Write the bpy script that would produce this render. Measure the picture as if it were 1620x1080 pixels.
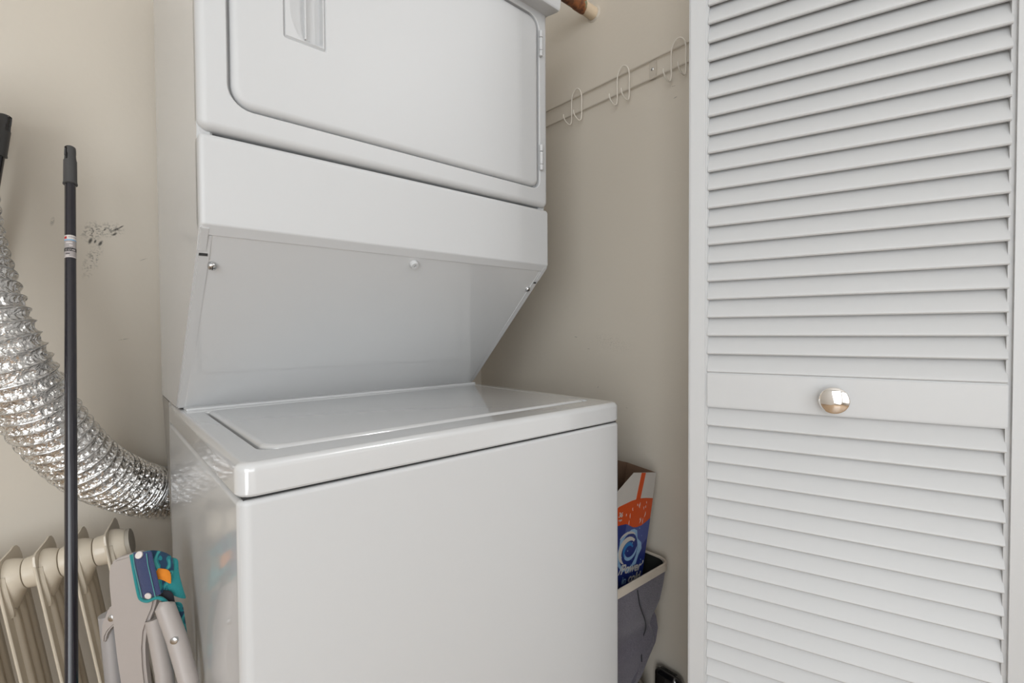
import bpy, bmesh, math, random
from mathutils import Vector, Matrix, noise

for o in list(bpy.data.objects):
    bpy.data.objects.remove(o)
S = bpy.context.scene
COL = S.collection
PI = math.pi

# ------------------------------------------------------------------ camera
CAM = Vector((-0.116, -0.5854, 1.0739))
cd = bpy.data.cameras.new('camera')
cam = bpy.data.objects.new('camera', cd)
COL.objects.link(cam)
S.camera = cam
cd.sensor_width = 36.0
cd.lens = 758.9 / 1620 * 36
cd.clip_start = 0.02
yaw, pit, rol = math.radians(41.201), math.radians(-1.240), math.radians(-0.336)
fw = Vector((math.sin(yaw)*math.cos(pit), math.cos(yaw)*math.cos(pit), math.sin(pit)))
r0 = Vector((math.cos(yaw), -math.sin(yaw), 0)); u0 = r0.cross(fw)
rt = r0*math.cos(rol) + u0*math.sin(rol); up = -r0*math.sin(rol) + u0*math.cos(rol)
M = Matrix((rt, up, -fw)).transposed().to_4x4(); M.translation = CAM
cam.matrix_world = M

# ------------------------------------------------------------------ world, lights, exposure
w = bpy.data.worlds.new('world'); S.world = w; w.use_nodes = True
w.node_tree.nodes['Background'].inputs[0].default_value = (0.80, 0.87, 1.0, 1)
w.node_tree.nodes['Background'].inputs[1].default_value = 0.6
S.view_settings.view_transform = 'Standard'; S.view_settings.look = 'None'
S.view_settings.gamma = 1.0; S.view_settings.use_curve_mapping = False
S.view_settings.exposure = 0.08

def area(name, loc, target, sx, sy, power, color=(1, 1, 1)):
    l = bpy.data.lights.new(name, 'AREA'); l.shape = 'RECTANGLE'; l.size = sx; l.size_y = sy
    l.energy = power; l.color = color
    o = bpy.data.objects.new(name, l); COL.objects.link(o); o.location = loc
    o.rotation_euler = (Vector(target) - Vector(loc)).to_track_quat('-Z', 'Y').to_euler()
    return o
# added fill light behind the camera, no window modelled there
area('rear_fill', (-0.9, -2.62, 1.35), (-0.9, 0.0, 1.25), 1.9, 1.9, 24, (0.91, 0.96, 1.0))
# added fill light from the left, brightens the walls and the gap
area('left_fill', (-1.82, -1.25, 1.20), (0.6, 0.1, 0.95), 1.7, 2.0, 46, (0.90, 0.955, 1.0))

# ------------------------------------------------------------------ materials
def srgb(r, g, b):
    f = lambda c: (c/255/12.92) if c/255 <= 0.04045 else ((c/255+0.055)/1.055)**2.4
    return (f(r), f(g), f(b), 1)

def mat(name, col, rough=0.5, metal=0.0, coat=0.0, bump=0.0, bscale=200.0, vary=0.0, vscale=4.0, spec=0.5, sheen=0.0, emit=None):
    m = bpy.data.materials.new(name); m.use_nodes = True
    nt = m.node_tree; b = nt.nodes['Principled BSDF']
    b.inputs['Base Color'].default_value = col
    b.inputs['Roughness'].default_value = rough
    b.inputs['Metallic'].default_value = metal
    b.inputs['Coat Weight'].default_value = coat
    b.inputs['Coat Roughness'].default_value = 0.06
    if coat >= 1.0: b.inputs['Coat IOR'].default_value = 1.75
    b.inputs['Specular IOR Level'].default_value = spec
    if sheen: b.inputs['Sheen Weight'].default_value = sheen
    if emit:
        b.inputs['Emission Color'].default_value = col; b.inputs['Emission Strength'].default_value = emit
    tc = nt.nodes.new('ShaderNodeTexCoord')
    if vary:
        n = nt.nodes.new('ShaderNodeTexNoise'); n.inputs['Scale'].default_value = vscale; n.inputs['Detail'].default_value = 5
        nt.links.new(tc.outputs['Object'], n.inputs['Vector'])
        mx = nt.nodes.new('ShaderNodeMix'); mx.data_type = 'RGBA'
        mx.inputs['A'].default_value = tuple(c*(1-vary) for c in col[:3]) + (1,)
        mx.inputs['B'].default_value = tuple(min(1, c*(1+vary)) for c in col[:3]) + (1,)
        nt.links.new(n.outputs['Fac'], mx.inputs['Factor'])
        nt.links.new(mx.outputs['Result'], b.inputs['Base Color'])
    if bump:
        n2 = nt.nodes.new('ShaderNodeTexNoise'); n2.inputs['Scale'].default_value = bscale; n2.inputs['Detail'].default_value = 3
        nt.links.new(tc.outputs['Object'], n2.inputs['Vector'])
        bp = nt.nodes.new('ShaderNodeBump'); bp.inputs['Strength'].default_value = bump; bp.inputs['Distance'].default_value = 0.002
        nt.links.new(n2.outputs['Fac'], bp.inputs['Height'])
        nt.links.new(bp.outputs['Normal'], b.inputs['Normal'])
    return m

M_ENAMEL = mat('white_enamel', (0.57, 0.57, 0.57, 1), 0.48, coat=0.0, bump=0.02, bscale=25, vary=0.01, vscale=2)
M_ENAMEL_SIDE = mat('white_enamel_side', (0.58, 0.58, 0.58, 1), 0.24, coat=0.5, bump=0.03, bscale=9, vary=0.01, vscale=2)
M_ENAMEL_GLOSS = mat('white_enamel_gloss', (0.61, 0.61, 0.61, 1), 0.22, coat=1.0, vary=0.01, vscale=2)
M_SEAM = mat('dark_seam', (0.03, 0.03, 0.03, 1), 0.8)
M_DOOR = mat('white_door_paint', (0.57, 0.57, 0.57, 1), 0.42, bump=0.12, bscale=60, vary=0.012, vscale=8)
M_CEIL = mat('white_ceiling_paint', (0.78, 0.77, 0.75, 1), 0.8, bump=0.1)
M_CHROME = mat('chrome', (0.86, 0.83, 0.80, 1), 0.04, metal=1.0)
M_STEEL = mat('zinc_steel', (0.62, 0.62, 0.62, 1), 0.28, metal=1.0)
M_BRACKET = mat('grey_galvanised', (0.36, 0.34, 0.31, 1), 0.45, metal=0.4, vary=0.06, vscale=20)
M_POLE = mat('dark_anodised_metal', (0.012, 0.010, 0.016, 1), 0.24, metal=0.0, coat=0.5)
M_CAP = mat('dark_grey_plastic', (0.070, 0.068, 0.068, 1), 0.45, bump=0.1, bscale=400)
M_LABEL = mat('grey_label', (0.40, 0.36, 0.35, 1), 0.4)
M_LWHITE = mat('label_white', (0.72, 0.66, 0.63, 1), 0.4)
M_LBLUE = mat('label_blue', (0.16, 0.42, 0.68, 1), 0.4)
M_LRED = mat('label_red', (0.50, 0.02, 0.02, 1), 0.4)
M_LBLACK = mat('label_black', (0.012, 0.012, 0.014, 1), 0.4)
M_HEATER = mat('cream_heater_paint', (0.68, 0.60, 0.485, 1), 0.38, coat=0.3, vary=0.06, vscale=12, bump=0.04, bscale=30)
M_HEATCAP = mat('grey_cream_cap', (0.40, 0.36, 0.30, 1), 0.5, vary=0.05, vscale=20)
M_TAUPE = mat('taupe_plastic', (0.42, 0.375, 0.35, 1), 0.42, vary=0.02, vscale=8, bump=0.05, bscale=300)
M_TUBE = mat('grey_painted_tube', (0.40, 0.385, 0.385, 1), 0.36, metal=0.25, vary=0.02)
M_NAVY = mat('navy_webbing', (0.030, 0.045, 0.13, 1), 0.85, bump=0.6, bscale=900, sheen=0.3)
M_TEAL = mat('teal_binding', (0.015, 0.24, 0.25, 1), 0.8, bump=0.4, bscale=700, sheen=0.2)
M_ORANGE = mat('orange_flower_print', (0.85, 0.26, 0.02, 1), 0.8, bump=0.3, bscale=700, vary=0.25, vscale=60)
M_CORAL = mat('coral_print', (0.62, 0.10, 0.03, 1), 0.8)
M_STITCH = mat('teal_stitching', (0.10, 0.36, 0.34, 1), 0.8)
M_BLACKF = mat('black_fabric_and_hollow', (0.012, 0.012, 0.018, 1), 0.85, sheen=0.2)  # real black cloth, and the painted shade in the bundle's hollow
M_LINING = mat('black_hamper_lining', (0.012, 0.014, 0.012, 1), 0.8)
M_RIM = mat('cream_binding', (0.68, 0.60, 0.50, 1), 0.7, bump=0.3, bscale=500)
M_CARD = mat('brown_cardboard', (0.20, 0.12, 0.075, 1), 0.85, bump=0.3, bscale=200, vary=0.15, vscale=30)
M_PWHITE = mat('printed_white', (0.66, 0.62, 0.57, 1), 0.4, vary=0.04, vscale=30)
M_PORANGE = mat('printed_orange', (0.72, 0.085, 0.008, 1), 0.38, vary=0.05, vscale=30)
M_PBLUE = mat('printed_dark_blue', (0.018, 0.035, 0.20, 1), 0.35)
M_PVIOLET = mat('printed_violet_blue', (0.07, 0.10, 0.32, 1), 0.35, vary=0.2, vscale=18)
M_PLIGHT = mat('printed_light_blue', (0.30, 0.48, 0.68, 1), 0.35, vary=0.3, vscale=60)
M_PCYAN = mat('printed_cyan', (0.03, 0.20, 0.50, 1), 0.35)
M_BLACKG = mat('black_gloss_plastic', (0.006, 0.006, 0.007, 1), 0.07, coat=1.0)
M_PAPER = mat('brown_paper', (0.27, 0.235, 0.19, 1), 0.8, bump=0.5, bscale=60, vary=0.15, vscale=20)
M_WIRE = mat('cream_coated_wire', (0.82, 0.76, 0.67, 1), 0.35)
M_WIREWALL = mat('greige_painted_wire', (0.58, 0.52, 0.44, 1), 0.5)
M_FIXTURE = mat('frosted_glass', (1.0, 0.95, 0.88, 1), 0.4, emit=1.0)

def paint_wall(name, scuffs=False):
    m = bpy.data.materials.new(name); m.use_nodes = True; nt = m.node_tree; b = nt.nodes['Principled BSDF']
    N = nt.nodes.new; LK = nt.links.new
    b.inputs['Roughness'].default_value = 0.55
    geo = N('ShaderNodeNewGeometry')
    n = N('ShaderNodeTexNoise'); n.inputs['Scale'].default_value = 2.2; n.inputs['Detail'].default_value = 4
    LK(geo.outputs['Position'], n.inputs['Vector'])
    mx = N('ShaderNodeMix'); mx.data_type = 'RGBA'
    mx.inputs['A'].default_value = (0.675, 0.610, 0.520, 1); mx.inputs['B'].default_value = (0.705, 0.640, 0.548, 1)
    LK(n.outputs['Fac'], mx.inputs['Factor'])
    cur = mx.outputs['Result']
    fine = N('ShaderNodeTexNoise'); fine.inputs['Scale'].default_value = 260; fine.inputs['Detail'].default_value = 4
    LK(geo.outputs['Position'], fine.inputs['Vector'])
    def spot(c, rad, ang, dark, strength, streak=0.0, plane='xz', s0=None):
        nonlocal cur
        sub = N('ShaderNodeVectorMath'); sub.operation = 'SUBTRACT'; sub.inputs[1].default_value = c
        LK(geo.outputs['Position'], sub.inputs[0])
        rotn = N('ShaderNodeVectorRotate'); rotn.rotation_type = 'Y_AXIS' if plane == 'xz' else 'X_AXIS'; rotn.inputs['Angle'].default_value = -ang
        LK(sub.outputs[0], rotn.inputs['Vector'])
        sc = N('ShaderNodeVectorMath'); sc.operation = 'MULTIPLY'
        sc.inputs[1].default_value = (1/rad[0], 0.0, 1/rad[1]) if plane == 'xz' else (0.0, 1/rad[0], 1/rad[1])
        LK(rotn.outputs[0], sc.inputs[0])
        ln = N('ShaderNodeVectorMath'); ln.operation = 'LENGTH'; LK(sc.outputs[0], ln.inputs[0])
        mr = N('ShaderNodeMapRange'); mr.inputs['From Min'].default_value = 1.0; mr.inputs['From Max'].default_value = 0.35 if not streak else 0.0
        LK(ln.outputs['Value'], mr.inputs['Value'])
        th = N('ShaderNodeMapRange'); 
        lo = s0 if s0 else (0.50 if streak else 0.35)
        th.inputs['From Min'].default_value = lo; th.inputs['From Max'].default_value = lo + 0.12
        LK(fine.outputs['Fac'], th.inputs['Value'])
        mu = N('ShaderNodeMath'); mu.operation = 'MULTIPLY'; LK(mr.outputs[0], mu.inputs[0]); LK(th.outputs[0], mu.inputs[1])
        m2 = N('ShaderNodeMath'); m2.operation = 'MULTIPLY'; LK(mu.outputs[0], m2.inputs[0]); m2.inputs[1].default_value = strength
        x = N('ShaderNodeMix'); x.data_type = 'RGBA'; LK(m2.outputs[0], x.inputs['Factor']); LK(cur, x.inputs['A'])
        x.inputs['B'].default_value = dark; cur = x.outputs['Result']
    if scuffs == 'back':
        D = (0.05, 0.045, 0.035, 1)
        for cx, cz, rx, rz, a in ((-0.1147, 1.2830, .0030, .0078, .35), (-0.1065, 1.2828, .0020, .0045, .35), (-0.0975, 1.2795, .0030, .0075, .5),
                                  (-0.0690, 1.3150, .0028, .0080, 1.0), (-0.0600, 1.3220, .0014, .0060, .9), (-0.0722, 1.3035, .0024, .0058, .9), (-0.0890, 1.3120, .0016, .0035, .7)):
            spot((cx, 0.86, cz), (rx*1.25, rz*1.25), a, D, 0.95, s0=.25)
        spot((-0.112, 0.86, 1.303), (0.022, 0.030), .5, (0.10, 0.09, 0.07, 1), 0.9, 1)
        spot((-0.080, 0.86, 1.313), (0.030, 0.020), -.2, (0.10, 0.09, 0.07, 1), 0.8, 1)
        spot((-0.112, 0.86, 1.240), (0.016, 0.050), .3, (0.14, 0.125, 0.10, 1), 0.8, 1)
        spot((-0.176, 0.86, 1.318), (0.004, 0.012), .2, (0.30, 0.27, 0.23, 1), 0.6)
        spot((-0.020, 0.86, 1.250), (0.001, 0.010), 1.1, (0.22, 0.2, 0.17, 1), 0.6)
        spot((-0.060, 0.86, 1.060), (0.001, 0.012), 1.4, (0.25, 0.22, 0.19, 1), 0.7)
        spot((-0.250, 0.86, 1.20), (0.001, 0.012), .2, (0.25, 0.22, 0.19, 1), 0.7)
    if scuffs == 'side':
        for cy, cz, ry, rz, a in ((0.385, 1.055, .007, .0012, .2), (0.335, 1.020, .006, .001, -.1), (0.06, 1.685, .006, .0012, .1), (0.055, 1.655, .006, .0014, -.2),
                                  (0.20, 0.86, .004, .001, .3), (0.30, 0.91, .006, .001, -.8)):
            spot((0.992, cy, cz), (ry, rz), a, (0.16, 0.14, 0.12, 1), 0.7, plane='yz')
        spot((0.992, 0.25, 1.04), (0.09, 0.03), .2, (0.40, 0.36, 0.31, 1), 0.4, 1, plane='yz')
    LK(cur, b.inputs['Base Color'])
    n2 = N('ShaderNodeTexNoise'); n2.inputs['Scale'].default_value = 90; n2.inputs['Detail'].default_value = 4
    LK(geo.outputs['Position'], n2.inputs['Vector'])
    bp = N('ShaderNodeBump'); bp.inputs['Strength'].default_value = 0.12; bp.inputs['Distance'].default_value = 0.003
    LK(n2.outputs['Fac'], bp.inputs['Height']); LK(bp.outputs[0], b.inputs['Normal'])
    return m
M_WALL = paint_wall('greige_wall_paint')
M_WALL_BACK = paint_wall('greige_wall_paint_scuffed', 'back')
M_WALL_SIDE = paint_wall('greige_wall_paint_marked', 'side')

def foil_mat():
    m = mat('crinkled_aluminium_foil', (0.80, 0.79, 0.78, 1), 0.17, metal=1.0)
    nt = m.node_tree; b = nt.nodes['Principled BSDF']; N = nt.nodes.new; LK = nt.links.new
    tc = N('ShaderNodeTexCoord')
    v = N('ShaderNodeTexVoronoi'); v.inputs['Scale'].default_value = 120; v.feature = 'F1'
    LK(tc.outputs['Object'], v.inputs['Vector'])
    n = N('ShaderNodeTexNoise'); n.inputs['Scale'].default_value = 160; n.inputs['Detail'].default_value = 3
    LK(tc.outputs['Object'], n.inputs['Vector'])
    ad = N('ShaderNodeMath'); ad.operation = 'ADD'; LK(v.outputs['Distance'], ad.inputs[0]); LK(n.outputs['Fac'], ad.inputs[1])
    bp = N('ShaderNodeBump'); bp.inputs['Strength'].default_value = 0.7; bp.inputs['Distance'].default_value = 0.004
    LK(ad.outputs[0], bp.inputs['Height']); LK(bp.outputs[0], b.inputs['Normal'])
    return m
M_FOIL = foil_mat()

def pipe_mat():
    m = mat('rusty_peeling_pipe', (0.5, 0.4, 0.3, 1), 0.6)
    nt = m.node_tree; b = nt.nodes['Principled BSDF']; N = nt.nodes.new; LK = nt.links.new
    geo = N('ShaderNodeNewGeometry'); sep = N('ShaderNodeSeparateXYZ'); LK(geo.outputs['Position'], sep.inputs[0])
    n = N('ShaderNodeTexNoise'); n.inputs['Scale'].default_value = 45; n.inputs['Detail'].default_value = 6; LK(geo.outputs['Position'], n.inputs['Vector'])
    cr = N('ShaderNodeValToRGB'); e = cr.color_ramp.elements
    e[0].position = .36; e[0].color = (0.10, 0.035, 0.015, 1); e[1].position = .55; e[1].color = (0.30, 0.10, 0.03, 1)
    k = e.new(.64); k.color = (0.16, 0.24, 0.15, 1); k = e.new(.69); k.color = (0.24, 0.10, 0.05, 1)
    LK(n.outputs['Fac'], cr.inputs[0])
    # cream paint left on the wall end of the pipe, with a ragged edge
    mu = N('ShaderNodeMath'); mu.operation = 'MULTIPLY'; mu.inputs[1].default_value = 0.035; LK(n.outputs['Fac'], mu.inputs[0])
    ad = N('ShaderNodeMath'); ad.operation = 'ADD'; LK(sep.outputs['X'], ad.inputs[0]); LK(mu.outputs[0], ad.inputs[1])
    mr = N('ShaderNodeMapRange'); mr.inputs['From Min'].default_value = 0.962; mr.inputs['From Max'].default_value = 0.964; LK(ad.outputs[0], mr.inputs['Value'])
    mx = N('ShaderNodeMix'); mx.data_type = 'RGBA'; LK(mr.outputs[0], mx.inputs['Factor']); LK(cr.outputs[0], mx.inputs['A'])
    mx.inputs['B'].default_value = (0.66, 0.53, 0.38, 1); LK(mx.outputs['Result'], b.inputs['Base Color'])
    bp = N('ShaderNodeBump'); bp.inputs['Strength'].default_value = 0.6; bp.inputs['Distance'].default_value = 0.004
    LK(n.outputs['Fac'], bp.inputs['Height']); LK(bp.outputs[0], b.inputs['Normal'])
    return m
M_PIPE = pipe_mat()

def hamper_mat():
    m = mat('heather_navy_canvas', (0.1, 0.1, 0.14, 1), 0.9, sheen=0.3)
    nt = m.node_tree; b = nt.nodes['Principled BSDF']; N = nt.nodes.new; LK = nt.links.new
    tc = N('ShaderNodeTexCoord'); mp = N('ShaderNodeMapping'); mp.inputs['Scale'].default_value = (500, 500, 1400)
    LK(tc.outputs['Object'], mp.inputs['Vector'])
    n = N('ShaderNodeTexNoise'); n.inputs['Scale'].default_value = 1.0; n.inputs['Detail'].default_value = 2; LK(mp.outputs[0], n.inputs['Vector'])
    cr = N('ShaderNodeValToRGB'); e = cr.color_ramp.elements
    e[0].position = .3; e[0].color = (0.065, 0.062, 0.085, 1); e[1].position = .7; e[1].color = (0.21, 0.185, 0.22, 1)
    LK(n.outputs['Fac'], cr.inputs[0]); LK(cr.outputs[0], b.inputs['Base Color'])
    bp = N('ShaderNodeBump'); bp.inputs['Strength'].default_value = 0.5; bp.inputs['Distance'].default_value = 0.001
    LK(n.outputs['Fac'], bp.inputs['Height']); LK(bp.outputs[0], b.inputs['Normal'])
    return m
M_HAMPER = hamper_mat()

def teal_print():
    m = mat('teal_tropical_print', (0.05, 0.3, 0.32, 1), 0.85, sheen=0.2)
    nt = m.node_tree; b = nt.nodes['Principled BSDF']; N = nt.nodes.new; LK = nt.links.new
    tc = N('ShaderNodeTexCoord')
    n = N('ShaderNodeTexNoise'); n.inputs['Scale'].default_value = 42; n.inputs['Detail'].default_value = 1; n.inputs['Distortion'].default_value = 1.5
    LK(tc.outputs['Object'], n.inputs['Vector'])
    cr = N('ShaderNodeValToRGB'); cr.color_ramp.interpolation = 'CONSTANT'; e = cr.color_ramp.elements
    e[0].position = 0; e[0].color = (0.012, 0.05, 0.11, 1); e[1].position = .44; e[1].color = (0.012, 0.22, 0.25, 1)
    k = e.new(.52); k.color = (0.06, 0.36, 0.36, 1); k = e.new(.62); k.color = (0.012, 0.12, 0.17, 1)
    LK(n.outputs['Fac'], cr.inputs[0]); LK(cr.outputs[0], b.inputs['Base Color'])
    return m
M_PRINT = teal_print()

def wood_mat():
    m = mat('oak_floor_boards', (0.5, 0.3, 0.15, 1), 0.35)
    nt = m.node_tree; b = nt.nodes['Principled BSDF']; N = nt.nodes.new; LK = nt.links.new
    geo = N('ShaderNodeNewGeometry'); mp = N('ShaderNodeMapping'); mp.inputs['Scale'].default_value = (1.5, 18, 18); LK(geo.outputs['Position'], mp.inputs['Vector'])
    n = N('ShaderNodeTexNoise'); n.inputs['Scale'].default_value = 2; n.inputs['Detail'].default_value = 6; LK(mp.outputs[0], n.inputs['Vector'])
    cr = N('ShaderNodeValToRGB'); e = cr.color_ramp.elements
    e[0].color = (0.30, 0.19, 0.11, 1); e[1].color = (0.48, 0.34, 0.21, 1); LK(n.outputs['Fac'], cr.inputs[0]); LK(cr.outputs[0], b.inputs['Base Color'])
    return m
M_WOOD = wood_mat()

# ------------------------------------------------------------------ helpers
def tag(o, label=None, cat=None, group=None, kind=None):
    if label: o['label'] = label
    if cat: o['category'] = cat
    if group: o['group'] = group
    if kind: o['kind'] = kind
    return o

def thing(name, loc, label, cat, group=None):
    o = bpy.data.objects.new(name, None); COL.objects.link(o); o.location = loc
    o.empty_display_size = 0.05
    return tag(o, label, cat, group)

def root_of(p):
    v = Vector((0, 0, 0))
    while p is not None:
        v += p.location; p = p.parent
    return v

def link(name, me, m, parent=None, smooth=True, kind=None):
    """meshes are written in world coordinates; move the origin to the mesh's own centre"""
    o = bpy.data.objects.new(name, me); COL.objects.link(o)
    if m is not None: me.materials.append(m)
    if len(me.vertices):
        c = Vector((0, 0, 0))
        for v in me.vertices: c += v.co
        c /= len(me.vertices)
        me.transform(Matrix.Translation(-c)); o.location = c
    if parent is not None:
        o.parent = parent; o.location = o.location - root_of(parent)
    if smooth:
        for p in me.polygons: p.use_smooth = True
        try: me.set_sharp_from_angle(angle=math.radians(38))
        except Exception: pass
    if kind: o['kind'] = kind
    return o

def from_bm(name, bm, m, parent=None, smooth=True, kind=None, recalc=True, wn=True):
    if recalc: bmesh.ops.recalc_face_normals(bm, faces=bm.faces)
    me = bpy.data.meshes.new(name); bm.to_mesh(me); bm.free()
    o = link(name, me, m, parent, smooth, kind)
    if smooth and wn:
        md = o.modifiers.new('weighted_normal', 'WEIGHTED_NORMAL'); md.keep_sharp = True; md.weight = 50
    return o

def box_bm(bm, x0, x1, y0, y1, z0, z1, r=0.0, seg=3):
    vs = [bm.verts.new((x, y, z)) for x in (x0, x1) for y in (y0, y1) for z in (z0, z1)]
    idx = [(0, 1, 3, 2), (4, 6, 7, 5), (0, 4, 5, 1), (2, 3, 7, 6), (0, 2, 6, 4), (1, 5, 7, 3)]
    fs = [bm.faces.new([vs[i] for i in f]) for f in idx]
    if r > 0:
        es = list({e for f in fs for e in f.edges})
        bmesh.ops.bevel(bm, geom=es, offset=r, segments=seg, affect='EDGES', profile=0.5, clamp_overlap=True)

def box(name, x0, x1, y0, y1, z0, z1, m, parent=None, r=0.0, seg=3, kind=None):
    bm = bmesh.new(); box_bm(bm, x0, x1, y0, y1, z0, z1, r, seg)
    return from_bm(name, bm, m, parent, kind=kind)

def prism(name, pts, vec, m, parent=None, r=0.0, seg=2, flip=None):
    """pts: list of 3D points of a planar outline; extruded by vec"""
    bm = bmesh.new(); vec = Vector(vec)
    a = [bm.verts.new(p) for p in pts]; b = [bm.verts.new(Vector(p) + vec) for p in pts]
    n = len(pts); bm.faces.new(a); bm.faces.new(b[::-1])
    for i in range(n): bm.faces.new((a[i], b[i], b[(i+1) % n], a[(i+1) % n]))
    bmesh.ops.recalc_face_normals(bm, faces=bm.faces)
    if r > 0:
        bmesh.ops.bevel(bm, geom=list(bm.edges), offset=r, segments=seg, affect='EDGES', clamp_overlap=True)
    return from_bm(name, bm, m, parent)

def frames(pts):
    pts = [Vector(p) for p in pts]; T = []
    for i in range(len(pts)):
        a = pts[max(i-1, 0)]; b = pts[min(i+1, len(pts)-1)]; T.append((b-a).normalized())
    nrm = T[0].orthogonal().normalized(); out = []
    for t in T:
        nrm = (nrm - t*nrm.dot(t)).normalized(); out.append((t, nrm.copy(), t.cross(nrm)))
    return pts, out

def tube_bm(bm, pts, rad, n=12, caps=True):
    pts, fr = frames(pts); rings = []
    for i, (p, (t, a, b)) in enumerate(zip(pts, fr)):
        r = rad(i) if callable(rad) else (rad[i] if isinstance(rad, (list, tuple)) else rad)
        rings.append([bm.verts.new(p + (a*math.cos(2*PI*k/n) + b*math.sin(2*PI*k/n))*r) for k in range(n)])
    for i in range(len(rings)-1):
        for k in range(n):
            bm.faces.new((rings[i][k], rings[i][(k+1) % n], rings[i+1][(k+1) % n], rings[i+1][k]))
    if caps:
        bm.faces.new(rings[0][::-1]); bm.faces.new(rings[-1])

def tube(name, pts, rad, m, parent=None, n=12, kind=None):
    bm = bmesh.new(); tube_bm(bm, pts, rad, n); return from_bm(name, bm, m, parent, kind=kind)

def catmull(P, per=10):
    P = [Vector(p) for p in P]; Q = [P[0]*2-P[1]] + P + [P[-1]*2-P[-2]]; out = []
    for i in range(1, len(Q)-2):
        for k in range(per):
            t = k/per
            out.append(0.5*((2*Q[i]) + (-Q[i-1]+Q[i+1])*t + (2*Q[i-1]-5*Q[i]+4*Q[i+1]-Q[i+2])*t*t + (-Q[i-1]+3*Q[i]-3*Q[i+1]+Q[i+2])*t**3))
    out.append(P[-1]); return out

def rrect(x0, x1, y0, y1, r, seg=6):
    """rounded rectangle as 2D points; r may be a 4-list (corners: x0y0, x1y0, x1y1, x0y1)"""
    if not isinstance(r, (list, tuple)): r = [r]*4
    out = []
    for (cx, cy, sx, sy, a0, rr) in ((x0, y0, 1, 1, PI, r[0]), (x1, y0, -1, 1, 1.5*PI, r[1]), (x1, y1, -1, -1, 0, r[2]), (x0, y1, 1, -1, .5*PI, r[3])):
        for k in range(seg+1):
            a = a0 + .5*PI*k/seg
            out.append((cx + sx*rr + rr*math.cos(a), cy + sy*rr + rr*math.sin(a)))
    return out

def loft(name, loops, m, parent=None, cap0=True, cap1=True, smooth=True, close=False):
    bm = bmesh.new(); L = [[bm.verts.new(p) for p in lp] for lp in loops]; n = len(L[0])
    for i in range(len(L)-1):
        for k in range(n):
            bm.faces.new((L[i][k], L[i][(k+1) % n], L[i+1][(k+1) % n], L[i+1][k]))
    if close:
        for k in range(n): bm.faces.new((L[-1][k], L[-1][(k+1) % n], L[0][(k+1) % n], L[0][k]))
    else:
        if cap0: bm.faces.new(L[0][::-1])
        if cap1: bm.faces.new(L[-1])
    return from_bm(name, bm, m, parent, smooth)

def lathe(name, origin, axis, prof, m, parent=None, n=32):
    """prof: (distance along axis, radius)"""
    ax = Vector(axis).normalized(); a = ax.orthogonal().normalized(); b = ax.cross(a); o = Vector(origin)
    loops = [[o + ax*h + (a*math.cos(2*PI*k/n) + b*math.sin(2*PI*k/n))*max(r, 1e-5) for k in range(n)] for h, r in prof]
    return loft(name, loops, m, parent)

# ------------------------------------------------------------------ the room
XR, YW, XL, YO = 0.992, 0.86, -1.9, -0.14           # right wall, back wall, left wall, opening line
RX0, RX1, RY0, ZC = -1.9, 2.1, -2.7, 2.44           # room outside the closet
def struct(o): o['kind'] = 'structure'; return o
struct(box('floor', RX0-.1, RX1+.1, RY0-.1, YW+.1, -0.06, 0.0, M_WOOD))
struct(box('ceiling', RX0-.1, RX1+.1, RY0-.1, YW+.1, ZC, ZC+0.06, M_CEIL))
struct(box('wall_back', XL-.1, XR+.1, YW, YW+.1, 0, ZC, M_WALL_BACK))
struct(box('wall_right', XR, XR+.1, YO, YW, 0, ZC, M_WALL_SIDE))
struct(box('wall_front', XR+.0, RX1, YO-.06, YO+.04, 0, ZC, M_CEIL))
struct(box('wall_side', RX1, RX1+.1, RY0, YO, 0, ZC, M_CEIL))
struct(box('wall_left', RX0-.1, RX0, RY0, YW, 0, ZC, M_CEIL))
struct(box('wall_rear', RX0-.1, RX1+.1, RY0-.1, RY0, 0, ZC, M_CEIL))

# ceiling lamp in the room outside the closet
lamp = thing('ceiling_lamp', (0.95, -1.0, ZC), 'round frosted ceiling lamp in the room in front of the closet', 'lamp')
lathe('base', (0.95, -1.0, ZC), (0, 0, -1), [(0, .10), (.02, .10), (.025, .09)], M_CHROME, lamp)
lathe('diffuser', (0.95, -1.0, ZC-.02), (0, 0, -1), [(0, .13), (.02, .145), (.05, .12), (.07, .07), (.078, .01)], M_FIXTURE, lamp)
pl = bpy.data.lights.new('lamp_bulb', 'POINT'); pl.energy = 15; pl.color = (0.95, 0.97, 1.0); pl.shadow_soft_size = 0.06
plo = bpy.data.objects.new('lamp_bulb', pl); COL.objects.link(plo); plo.location = (0.95, -1.0, ZC-.24)

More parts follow.
